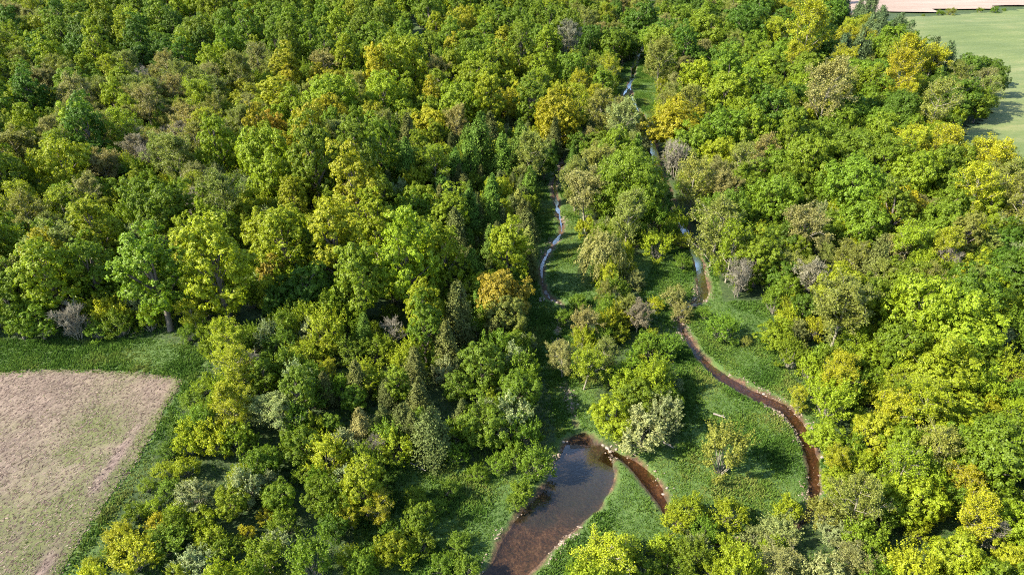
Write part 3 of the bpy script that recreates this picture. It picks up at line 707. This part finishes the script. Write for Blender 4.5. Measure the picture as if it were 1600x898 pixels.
CELL = '''mdyf mdmy mddy mmdy mmmy mmmy mymy mymg mmyf fmfd fdm mmdf myad mmap ppmd mm
mdfy ffmy fbff gyff gyff gymf yygf gyyf gymf fafm fmaf ymy mmyd fdam famd dfm
ymfd mdff fbff fyyf ymyg mymf yffc ymcc ccfd fmc mfm mmyf mmm mmym maam aaaf
fffm myfm mymy myyy yygm yygy yymy yycc cccf fs sf mmff mdmf fmym mfff dfdf
ygm mmy myd yyg ygmd mdy yym yccc cccd fsl ssl ffms fmdf ffyf sffy dmdf
ms mdss ssf alss slsd sslc sml cmsm mmss sfl sslf sss smlf faym yymm mmsf
s s sds alss ssm cmsm ccsm mmms mss sml ssl s slal aymm yafm mymm
s s ssl alls sssl sall ssl s s s s s lsas lfla ylfs mmyy
s asl asls slls sls lsl lss s s lals alsl lsls fsla fsls ysml yyam'''
CELL = [r_.split() for r_ in CELL.splitlines()]
OPEN_PX = [                                # ground that the photograph shows unobstructed
    FIELD_PX, [(-200, 545), (0, 540), (200, 538), (318, 552), (304, 590), (275, 640), (232, 720), (160, 820), (-200, 900)],
    [(850, 275), (885, 270), (890, 350), (915, 420), (930, 452), (900, 482), (870, 520), (905, 600), (922, 690), (865, 690), (838, 500), (838, 420), (855, 350)],
    [(1000, 395), (1050, 400), (1080, 398), (1112, 398), (1112, 472), (1080, 476), (1010, 468)],
    [(1065, 522), (1100, 480), (1185, 475), (1195, 560), (1245, 628), (1285, 700), (1278, 778), (1160, 772), (1045, 770), (1040, 800), (1010, 800), (960, 745), (838, 898), (755, 898), (850, 745), (880, 690), (950, 688), (1050, 690), (1080, 600)],
    [(975, 88), (1003, 84), (1018, 130), (1018, 178), (982, 165), (968, 130)], [(1012, 232), (1034, 232), (1034, 266), (1012, 266)],
    [(1335, -60), (1400, 24), (1448, 55), (1578, 96), (1582, 150), (1500, 196), (1600, 236), (1760, 260), (1760, -60)],
    [(615, 722), (720, 730), (845, 740), (810, 830), (700, 850), (640, 800)],
]
def open_px(u, v):
    r_ = np.zeros(np.shape(u), bool)
    for p_ in OPEN_PX: r_ |= in_poly(u, v, p_)
    return r_
ang8 = np.linspace(0, 6.283, 12, endpoint=False)
fr_ = random.Random(11)
def size_for(code, far):
    if code in 'mdyg':
        tall = fr_.random() < (0.6 if far == 'left' else 0.12)
        return ('T', fr_.uniform(2.5, 4.4), fr_.uniform(1.65, 2.3)) if tall else ('M', fr_.uniform(3.0, 5.8), fr_.uniform(0.95, 1.4))
    if code in 'fa': return 'F', fr_.uniform(2.8, 4.3), fr_.uniform(1.35, 1.7)
    if code == 'b': return 'B', fr_.uniform(1.9, 3.0), fr_.uniform(1.5, 1.8)
    if code == 'c': return 'C', fr_.uniform(1.7, 2.6), fr_.uniform(1.9, 2.4)
    if code == 'p': return 'P', fr_.uniform(2.4, 3.4), fr_.uniform(1.8, 2.2)
    return 'S', fr_.uniform(1.2, 2.6), fr_.uniform(0.9, 1.45)
def colour_for(code):
    c_ = {'s': 'mmeelw', 'l': 'lyal', 'c': 'cccd', 'f': 'ffyn'}.get(code, code)
    return K[fr_.choice(c_)]
TX = np.array([t[1] for t in trees]); TY = np.array([t[2] for t in trees]); TR = np.array([t[4] for t in trees])
def try_fill(nc, tight, shrubs, u_rng, v_rng, ymax):
    global TX, TY, TR
    gxs = rng.uniform(-1, 1, nc); gys = rng.random(nc)
    y = 30+(ymax-30)*np.sqrt(gys); x = gxs*(y*0.80+32)
    zz = height(x, y); bdv = bank_dist(x, y)
    ug, vg, _ = project(x, y, zz)
    no = np.zeros(nc, bool)
    for p_ in MEADOW: no |= in_poly(x, y, p_)
    no |= in_poly(x, y, FIELD) | in_poly(x, y, PASTURE) | in_poly(x, y, FAR)
    no |= (ug < u_rng[0]) | (ug > u_rng[1]) | (vg > v_rng[1]) | (vg < v_rng[0])
    for i in np.nonzero(~no)[0]:
        uu, vv, dp = project(x[i], y[i], zz[i]+(7 if not shrubs else 1.5))
        code = fr_.choice(CELL[int(np.clip(vv//100, 0, 8))][int(np.clip(uu//100, 0, 15))])
        if shrubs and code not in 'slc' and fr_.random() < 0.8: code = fr_.choice('ssl')
        kind, R, asp = size_for(code, 'left' if uu < 860 else 'right')
        if shrubs and kind != 'S': R *= 0.6
        H = 2*R*asp
        if bdv[i] < 0.5+0.4*R: continue
        if len(TX) and (np.hypot(TX-x[i], TY-y[i]) < tight*(TR+R)).any(): continue
        cu, cv, dp = project(x[i], y[i], zz[i]+CF[kind]*H)
        pr = F*R/dp; ph = F*H*0.45*CP/dp
        if open_px(cu+pr*0.85*np.cos(ang8), cv+max(pr*0.7, ph)*0.9*np.sin(ang8)).any(): continue
        trees.append([kind, float(x[i]), float(y[i]), float(zz[i]), R, H, colour_for(code), False])
        TX = np.append(TX, x[i]); TY = np.append(TY, y[i]); TR = np.append(TR, R)
try_fill(12000, 0.64, False, (-260, 1860), (-75, 1010), 620)
try_fill(22000, 0.40, True, (-60, 1660), (90, 960), 300)
print('trees', len(trees), {k: sum(1 for t in trees if t[0] == k) for k in PROTO})

# ------------------------------------------------------------------ who is an individual, who joins the far wood
NAME = {'M': 'broadleaf_tree', 'L': 'broadleaf_tree', 'T': 'tall_leafy_tree', 'F': 'sparse_tree', 'B': 'bare_tree', 'C': 'cedar_tree', 'P': 'pine_tree', 'W': 'willow_tree', 'S': 'shrub'}
CAT = {k: v.replace('_', ' ') for k, v in NAME.items()}
CAT['M'] = CAT['L'] = CAT['T'] = 'leafy tree'
LIMIT = {'broadleaf_tree': 290, 'tall_leafy_tree': 290, 'sparse_tree': 290, 'bare_tree': 290, 'cedar_tree': 290, 'pine_tree': 100, 'willow_tree': 9, 'shrub': 290}
order = []
for i, t in enumerate(trees):
    u, v, dp = project(t[1], t[2], t[3]+CF[t[0]]*t[5])
    pr = F*t[4]/dp
    inside = (-0.6*pr < u < 1600+0.6*pr) and (-0.5*pr < v < 898+0.7*pr)
    order.append((not inside, not t[7], -pr, i))
order.sort()
count = {}; single = []; far_wood = []
for notin, nh, mpr, i in order:
    nm = NAME[trees[i][0]]
    if notin or count.get(nm, 0) >= LIMIT[nm]: far_wood.append(i)
    else:
        count[nm] = count.get(nm, 0)+1; single.append(i)
print('individuals', count, 'far wood', len(far_wood))

def jitter_tint(c, r_):
    k = r_.uniform(0.85, 1.15); h = r_.uniform(-0.10, 0.10)
    return (c[0]*k*(1+h), c[1]*k, c[2]*k*(1-h*0.5))
PH = {'M': 'round-crowned tree', 'L': 'broad round-crowned tree', 'T': 'tall narrow-crowned tree', 'F': 'thinly leafed twiggy tree', 'B': 'leafless tree', 'C': 'cone-shaped cedar',
      'P': 'pine tree', 'W': 'willow with drooping branches', 'S': 'shrub'}
SHORT = {'M': 'round tree', 'L': 'broad tree', 'T': 'tall tree', 'F': 'twiggy tree', 'B': 'leafless tree', 'C': 'cedar', 'P': 'pine', 'W': 'willow', 'S': 'shrub'}
FX0, FX1 = ex0[0], ey0[0]
mid_path = np.concatenate([brook, pool])
def region(t):
    x, y = t[1], t[2]
    d = {'pool': np.hypot(pool[:, 0]-x, pool[:, 1]-y).min(), 'creek': np.hypot(creek[:, 0]-x, creek[:, 1]-y).min(), 'brook': np.hypot(brook[:, 0]-x, brook[:, 1]-y).min()}
    fd = float(edge_dist(np.array([x]), np.array([y]), FIELD)[0]); pdist = float(edge_dist(np.array([x]), np.array([y]), PASTURE)[0])
    cx = np.interp(y, *zip(*sorted((p_[1], p_[0]) for p_ in creek))); bx = np.interp(y, *zip(*sorted((p_[1], p_[0]) for p_ in mid_path)))
    if d['pool'] < 5.5: return 'on the pool bank'
    if bx < x < cx and 60 < y < 190: return 'between the two streams'
    if d['creek'] < 7: return 'beside the gravel-bed stream'
    if d['brook'] < 7 and y < 170: return 'beside the shaded brook'
    if d['brook'] < 9: return 'beside the upper brook'
    if fd < 9: return 'edging the bare brown field'
    if pdist < 14: return 'edging the green pasture'
    if x < bx:
        if y < 96: return 'on the slope above pool'
        return 'in wood behind brown field' if y < 165 else 'deep beyond the brown field'
    if y < 110: return 'in thicket across from meadow'
    return 'in wood across the stream' if y < 190 else 'in wood near tilled field'

rt = random.Random(5)
lab = {}
SX = np.array([trees[i][1] for i in single]); SY = np.array([trees[i][2] for i in single])
for q, i in enumerate(single):
    t = trees[i]
    med = {'M': 5, 'L': 8, 'T': 4.2, 'F': 3.5, 'B': 2.3, 'C': 2.2, 'P': 3, 'W': 4, 'S': 2.1}[t[0]]
    size = 'large ' if t[4] > med*1.18 else ('small ' if t[4] < med*0.8 else '')
    colr = t[6].replace(' ', '-')+' '
    base = (size+colr+PH[t[0]]+' '+region(t)).strip()
    lab[i] = base
from collections import Counter, defaultdict
cnt = Counter(lab.values())
def beside(q, t, skip):
    dd = np.hypot(SX-t[1], SY-t[2]); dd[q] = 1e9; out_ = []
    for j in np.argsort(dd)[:8]:
        o_ = trees[single[j]]
        if dd[j] < max(4.0 if t[0] in 'SB' else 6.5, 1.4*(t[4]+o_[4])) and (o_[0] != t[0] or o_[6] != t[6]):
            a_ = o_[6].replace(' ', '-')+' '+SHORT[o_[0]]
            if a_ not in out_: out_.append(a_)
    return out_
for level in (1, 2, 3):                    # look-alikes: say what grows right beside them
    cnt = Counter(lab.values())
    for q, i in enumerate(single):
        if cnt[lab[i]] > 1:
            nb = beside(q, trees[i], 0)
            if len(nb) >= level:
                base = lab[i].split(', beside')[0]
                if level > 1: base = base.replace(PH[trees[i][0]], SHORT[trees[i][0]])
                l_ = base+', beside '+' and '.join(nb[:2] if level == 2 else nb[max(0, level-2):level])
                if len(l_.split()) > 16: l_ = l_.replace('large ', '', 1).replace('small ', '', 1)
                if len(l_.split()) <= 16: lab[i] = l_
parts = {'S': ('stems', 'foliage'), 'B': ('trunk', 'branches')}
pick = defaultdict(int)
far_data = []
for i in single:
    kind, x, y, z, R, H, colr, hero = trees[i]
    P_ = PROTO[kind]; k = pick[kind]; pick[kind] += 1
    p_ = P_[(k*5+rt.randrange(2)) % len(P_)]
    o = bpy.data.objects.new(NAME[kind], None); COL.objects.link(o)
    o.empty_display_size = 0.5
    o.location = (x, y, z-0.05); o.rotation_euler = (rt.uniform(-0.03, 0.03), rt.uniform(-0.03, 0.03), rt.uniform(0, 6.283))
    s = R/p_['R']; o.scale = (s*rt.uniform(0.94, 1.06), s*rt.uniform(0.94, 1.06), H/p_['H'])
    o['label'] = lab[i]; o['category'] = CAT[kind]; o['group'] = {'S': 'shrubs', 'B': 'leafless trees', 'C': 'cedars', 'P': 'pines', 'F': 'thinly leafed trees', 'W': 'willows'}.get(kind, 'leafy trees')+' of the valley'
    tn = jitter_tint(TINT[colr], rt)
    a_, b_ = parts.get(kind, ('trunk', 'crown'))
    for nm, me in ((a_, p_['wood']), (b_, p_['leaf'])):
        c_ = bpy.data.objects.new(nm, me); COL.objects.link(c_); c_.parent = o
        c_['tint'] = tn

# the rest of the wood, too many to tell apart: one object of instanced trees
protos = bpy.data.collections.new('far_wood_prototypes')
pl = []
def both(p_, nm):
    a, b_ = p_['wood'], p_['leaf']
    def arr(me):
        v_ = np.empty(len(me.vertices)*3, np.float32); me.vertices.foreach_get('co', v_)
        q_ = np.empty(len(me.loops), np.int32); me.loops.foreach_get('vertex_index', q_)
        return v_.reshape(-1, 3), q_.reshape(-1, 4)
    va, qa = arr(a); vb, qb = arr(b_)
    var = np.zeros((len(qa)+len(qb), 3), np.float32)
    at_ = b_.attributes.get('var')
    if at_:
        c4 = np.empty(len(qb)*4, np.float32); at_.data.foreach_get('color', c4); var[len(qa):] = c4.reshape(-1, 4)[:, :3]
    me = mesh_np(nm, np.concatenate([va, vb]), [np.concatenate([qa, qb+len(va)])], [a.materials[0], b_.materials[0]], var,
                 np.concatenate([np.zeros(len(qa)), np.ones(len(qb))]))
    o = bpy.data.objects.new(nm, me); protos.objects.link(o)
    return o
SLOT = {}
for kk, idxs in (('M', (0, 1, 2)), ('T', (0, 1)), ('F', (0, 1)), ('B', (0,)), ('C', (0, 1)), ('P', (0,)), ('S', (0, 3))):
    for q in idxs:
        SLOT.setdefault(kk, []).append((len(pl), PROTO[kk][q])); pl.append(both(PROTO[kk][q], 'far_%03d' % len(pl)))
SLOT['L'] = SLOT['M']; SLOT['W'] = SLOT['M']
n_ = len(far_wood)
co = np.zeros((n_, 3)); tint = np.zeros((n_, 3)); scl = np.zeros((n_, 3)); rot = np.zeros((n_, 3)); idx = np.zeros(n_, int)
for q, i in enumerate(far_wood):
    kind, x, y, z, R, H, colr, hero = trees[i]
    s_, p_ = SLOT[kind][rt.randrange(len(SLOT[kind]))]
    co[q] = (x, y, z-0.05); tint[q] = jitter_tint(TINT[colr], rt); scl[q] = (R/p_['R'], R/p_['R'], H/p_['H']); rot[q] = (0, 0, rt.uniform(0, 6.28)); idx[q] = s_
me = bpy.data.meshes.new('woodland'); me.vertices.add(n_); me.vertices.foreach_set('co', co.ravel().astype(np.float32))
for nm, arr_, ty in (('tint', tint, 'FLOAT_VECTOR'), ('scl', scl, 'FLOAT_VECTOR'), ('rot', rot, 'FLOAT_VECTOR')):
    a = me.attributes.new(nm, ty, 'POINT'); a.data.foreach_set('vector', arr_.ravel().astype(np.float32))
a = me.attributes.new('idx', 'INT', 'POINT'); a.data.foreach_set('value', idx.astype(np.int32))
wl = link('woodland', me, kind='stuff', label='dense mass of smaller trees and undergrowth filling the woods among the larger trees', category='woodland')
ng = bpy.data.node_groups.new('woodland_instances', 'GeometryNodeTree')
ng.interface.new_socket('Geometry', in_out='INPUT', socket_type='NodeSocketGeometry'); ng.interface.new_socket('Geometry', in_out='OUTPUT', socket_type='NodeSocketGeometry')
gi = ng.nodes.new('NodeGroupInput'); go = ng.nodes.new('NodeGroupOutput')
ci = ng.nodes.new('GeometryNodeCollectionInfo'); ci.inputs['Collection'].default_value = protos; ci.inputs['Separate Children'].default_value = True; ci.inputs['Reset Children'].default_value = True
ip = ng.nodes.new('GeometryNodeInstanceOnPoints'); ip.inputs['Pick Instance'].default_value = True
def na(name, ty):
    k = ng.nodes.new('GeometryNodeInputNamedAttribute'); k.data_type = ty; k.inputs['Name'].default_value = name; return k.outputs['Attribute']
e2r = ng.nodes.new('FunctionNodeEulerToRotation')
L_ = ng.links.new
L_(gi.outputs[0], ip.inputs['Points']); L_(ci.outputs[0], ip.inputs['Instance']); L_(na('idx', 'INT'), ip.inputs['Instance Index'])
L_(na('rot', 'FLOAT_VECTOR'), e2r.inputs[0]); L_(e2r.outputs[0], ip.inputs['Rotation']); L_(na('scl', 'FLOAT_VECTOR'), ip.inputs['Scale']); L_(ip.outputs[0], go.inputs[0])
md = wl.modifiers.new('instances', 'NODES'); md.node_group = ng

# ------------------------------------------------------------------ meadow grass and field weeds
def tufts(x, y, z, hgt, var, blades, r, width=0.075):
    n_ = len(x); k = blades
    a = r.random((n_, k))*6.283; lean = 0.25+0.6*r.random((n_, k)); h = hgt[:, None]*(0.6+0.7*r.random((n_, k)))
    bx = x[:, None]+r.normal(size=(n_, k))*0.10; by = y[:, None]+r.normal(size=(n_, k))*0.10; bz = np.repeat(z[:, None], k, 1)-0.03
    wx = -np.sin(a)*width*(0.7+0.6*r.random((n_, k))); wy = np.cos(a)*width*(0.7+0.6*r.random((n_, k)))
    V = np.stack([np.stack([bx-wx, by-wy, bz], -1), np.stack([bx+wx, by+wy, bz], -1), np.stack([bx+np.cos(a)*lean*h, by+np.sin(a)*lean*h, bz+h], -1)], 2).reshape(-1, 3)
    vv = np.repeat(var, k); vv = np.clip(vv+r.normal(size=vv.shape)*0.10, 0, 1)
    return V, np.arange(len(V)).reshape(-1, 3), np.stack([vv, vv, vv], 1)
def sample(polys, dens, r):
    X, Y = [], []
    for p_ in polys:
        xs = [q[0] for q in p_]; ys = [q[1] for q in p_]
        x0, x1, y0, y1 = max(min(xs), -110), min(max(xs), 120), max(min(ys), 34), max(ys)
        n_ = int((x1-x0)*(y1-y0)*dens)
        x = r.uniform(x0, x1, n_); y = r.uniform(y0, y1, n_)
        u, v, _ = project(x, y, 0*x)
        k = in_poly(x, y, p_) & (u > -60) & (u < 1660) & (v < 960)
        X.append(x[k]); Y.append(y[k])
    return np.concatenate(X), np.concatenate(Y)
gr_ = np.random.default_rng(21)
x, y = sample(MEADOW, 17, gr_)
SCRUB = [gpoly([(-60, 500), (400, 500), (860, 480), (1660, 480), (1660, 960), (-60, 960)])]
x2, y2 = sample(SCRUB, 7, gr_)
x = np.concatenate([x, x2]); y = np.concatenate([y, y2])
k = ~in_poly(x, y, FIELD); x, y = x[k], y[k]
b_ = bank_dist(x, y)+(fbm(x, y, 1.7)-0.5)*1.4
k = b_ > 0.3; x, y = x[k], y[k]
pn = fbm(x, y, 5.5, 4)
hg = 0.12+0.24*smooth(pn, 0.35, 0.7)
verge = 0.35*np.exp(-(edge_dist(x, y, FIELD)/2.5)**2)
V, T_, var = tufts(x, y, height(x, y), hg, np.clip((fbm(x+9, y, 4, 4)-0.5)*1.7+0.45+verge+gr_.normal(size=len(x))*0.08, 0, 1), 5, gr_)
link('meadow_grass', mesh_np('meadow_grass', V, [T_], [M_GRASS], var), kind='stuff', label='lush green grass of the streamside meadow and the field margin', category='grass')
print('meadow tufts', len(x))
x, y = sample([FIELD], 22, gr_)
fe = np.exp(-(edge_dist(x, y, FIELD)/0.9)**2)
wa = np.maximum(weed_amount(x, y)*smooth(fbm(x, y, 1.6, 3), 0.2, 0.7), fe)
k = gr_.random(len(x)) < wa*0.8; x, y, fe = x[k], y[k], fe[k]
V, T_, var = tufts(x, y, height(x, y)+0.05, 0.04+0.08*gr_.random(len(x))+0.14*fe, np.clip(0.92-0.25*fe+gr_.normal(size=len(x))*0.14, 0, 1), 3, gr_, 0.07)
link('field_weeds', mesh_np('field_weeds', V, [T_], [M_GRASS], var), kind='stuff', label='patchy green weeds sprouting on the bare brown field', category='weeds')

# straw and clods left on the field
x, y = sample([FIELD], 11, gr_)
z = height(x, y)+0.055
th_ = math.radians(-27)+math.pi/2+gr_.normal(size=len(x))*0.5
ln, wd_ = 0.05+0.14*gr_.random(len(x)), 0.02+0.03*gr_.random(len(x))
ca, sa = np.cos(th_), np.sin(th_); tilt = 0.01+0.02*gr_.random(len(x))
V = np.stack([np.stack([x+a_*ln*ca-b_*wd_*sa, y+a_*ln*sa+b_*wd_*ca, z+tilt*(1+a_*0.6+b_*0.5)], 1) for a_, b_ in ((-1, -1), (1, -1), (1, 1), (-1, 1))], 1).reshape(-1, 3)
v1 = gr_.random(len(x))
link('crop_residue', mesh_np('crop_residue', V, [np.arange(len(V)).reshape(-1, 4)], [M_STRAW], np.stack([v1, v1, v1], 1)), kind='stuff', label='pale straw and dark clods strewn over the bare brown field', category='straw')

# ------------------------------------------------------------------ stones, gravel bars, driftwood
def stone_mesh(seed):
    r = np.random.default_rng(seed)
    import bmesh
    bm = bmesh.new(); bmesh.ops.create_icosphere(bm, subdivisions=2, radius=0.5)
    ax = norm(r.normal(size=(7, 3))); of = 0.30+0.16*r.random(7)
    for v_ in bm.verts:
        c_ = np.array(v_.co)
        for a_, o_ in zip(ax, of):
            d_ = c_@a_-o_
            if d_ > 0: c_ = c_-a_*d_*0.9
        v_.co = c_*np.array([1.2, 0.9, 0.7])
    me = bpy.data.meshes.new('stone'); bm.to_mesh(me); bm.free(); me.materials.append(M_STONE)
    return me
SM = [stone_mesh(i) for i in range(5)]
def stones(us, label, group, smin, smax, spread):
    for (u, v) in us:
        x, y, t = on_plane(u, v, -0.1)
        x += rt.uniform(-spread, spread)*1.5; y += rt.uniform(-spread, spread)
        o = link('stone', SM[rt.randrange(5)], label=label, category='stone', group=group)
        s = smin+(smax-smin)*rt.random()**2
        o.location = (x, y, float(height(np.array([x]), np.array([y]))[0])+0.08*s); o.scale = (s, s*rt.uniform(0.8, 1.2), s*rt.uniform(0.7, 1.0))
        o.rotation_euler = (rt.uniform(-0.3, 0.3), rt.uniform(-0.3, 0.3), rt.uniform(0, 6.28))
def along(pts, n_):
    p_ = np.array(pts, float); t = np.sort(np.random.default_rng(n_).random(n_))*(len(p_)-1)
    return [(np.interp(a, range(len(p_)), p_[:, 0]), np.interp(a, range(len(p_)), p_[:, 1])) for a in t]
stones(along([(884, 690), (896, 688), (930, 688), (950, 694), (958, 702)], 13), 'pale stone on the gravel lip at the head of the pool', 'stones at the head of the pool', 0.25, 0.65, 0.35)
stones(along([(985, 712), (1010, 728), (1035, 750), (1048, 775)], 9), 'pale stone on the outer bank of the channel leaving the pool', 'stones along the pool channel', 0.15, 0.45, 0.7)
stones(along([(1205, 618), (1236, 634), (1258, 655), (1270, 690), (1282, 730)], 13), 'pale stone on the outer bank of the bending stream', 'stones on the bend of the stream', 0.15, 0.5, 0.7)
stones(along([(1082, 464), (1098, 466), (1108, 470), (1060, 484)], 10), 'whitish stone in the riffle of the gravel-bed stream', 'stones in the riffle', 0.3, 0.7, 0.4)
stones(along([(838, 462), (852, 472), (872, 474)], 8), 'grey stone at the foot of the shaded brook bend', 'stones in the brook bend', 0.3, 0.6, 0.4)
# gravel: countless pebbles at the water's edge
n_ = 16000
si = gr_.integers(0, len(SEG), n_); sg = SEG[si]; t = gr_.random(n_)
cx = sg[:, 0]+(sg[:, 3]-sg[:, 0])*t; cy = sg[:, 1]+(sg[:, 4]-sg[:, 1])*t; cw = sg[:, 2]+(sg[:, 5]-sg[:, 2])*t
dd = norm(sg[:, 3:5]-sg[:, 0:2]); sdn = np.where(gr_.random(n_) < 0.5, 1, -1)
off = cw+gr_.normal(size=n_)*0.45+0.05
x = cx-dd[:, 1]*off*sdn; y = cy+dd[:, 0]*off*sdn
b_ = bank_dist(x, y); k = (b_ > -0.9) & (b_ < 0.9) & (fbm(x, y, 5, 3) > 0.54) & (y < 170); x, y = x[k], y[k]
z = height(x, y); s = 0.05+0.13*gr_.random(len(x))**2
oct_ = np.array([[1, 0, 0], [0, 1, 0], [-1, 0, 0], [0, -1, 0], [0, 0, 0.8], [0, 0, -0.5]])
V = (np.stack([x, y, z+0.03], 1)[:, None]+(oct_[None]*s[:, None, None])*(0.7+0.6*gr_.random((len(x), 6, 1)))).reshape(-1, 3)
fc = np.array([[0, 1, 4], [1, 2, 4], [2, 3, 4], [3, 0, 4]])
T_ = (np.arange(len(x))[:, None, None]*6+fc[None]).reshape(-1, 3)
link('gravel', mesh_np('gravel', V, [T_], [M_GRAVEL]), kind='stuff', label='brown and pale gravel lining the water edges', category='gravel')
# driftwood on the meadow and on the shaded bank
def log(u0, v0, u1, v1, rad, label):
    x0, y0, z0, _ = ground_at(np.array([u0, u1], float), np.array([v0, v1], float))
    a = np.array([x0[0], y0[0], z0[0]+rad*1.4+0.15]); b_ = np.array([x0[1], y0[1], z0[1]+rad*1.4+0.15])
    r = np.random.default_rng(int(u0)); d = b_-a
    ps = [(branch_path(a, b_, r, 7, 0.03), np.linspace(rad, rad*0.5, 7)*(1+0.12*r.normal(size=7)))]
    for f in (0.35, 0.55, 0.8):
        s0 = a+d*f; e = s0+norm(d+np.linalg.norm(d)*0.9*r.normal(size=3)*np.array([1, 1, 0.3]))*np.linalg.norm(d)*0.25
        e[2] = max(e[2], s0[2]+0.1); ps.append((branch_path(s0, e, r, 4, 0.06), np.linspace(rad*0.4, rad*0.15, 4)))
    V, Q = tubes(ps, 7)
    link('fallen_log', mesh_np('fallen_log', V, [Q], [M_LOG]), label=label, category='log')
log(1114, 649, 1132, 655, 0.15, 'short bleached log lying in the open meadow grass')
log(640, 724, 666, 738, 0.11, 'pale fallen log at the foot of the cedars')
log(1030, 690, 1052, 702, 0.12, 'thin bleached branch lying beside the pale-leaved shrub')
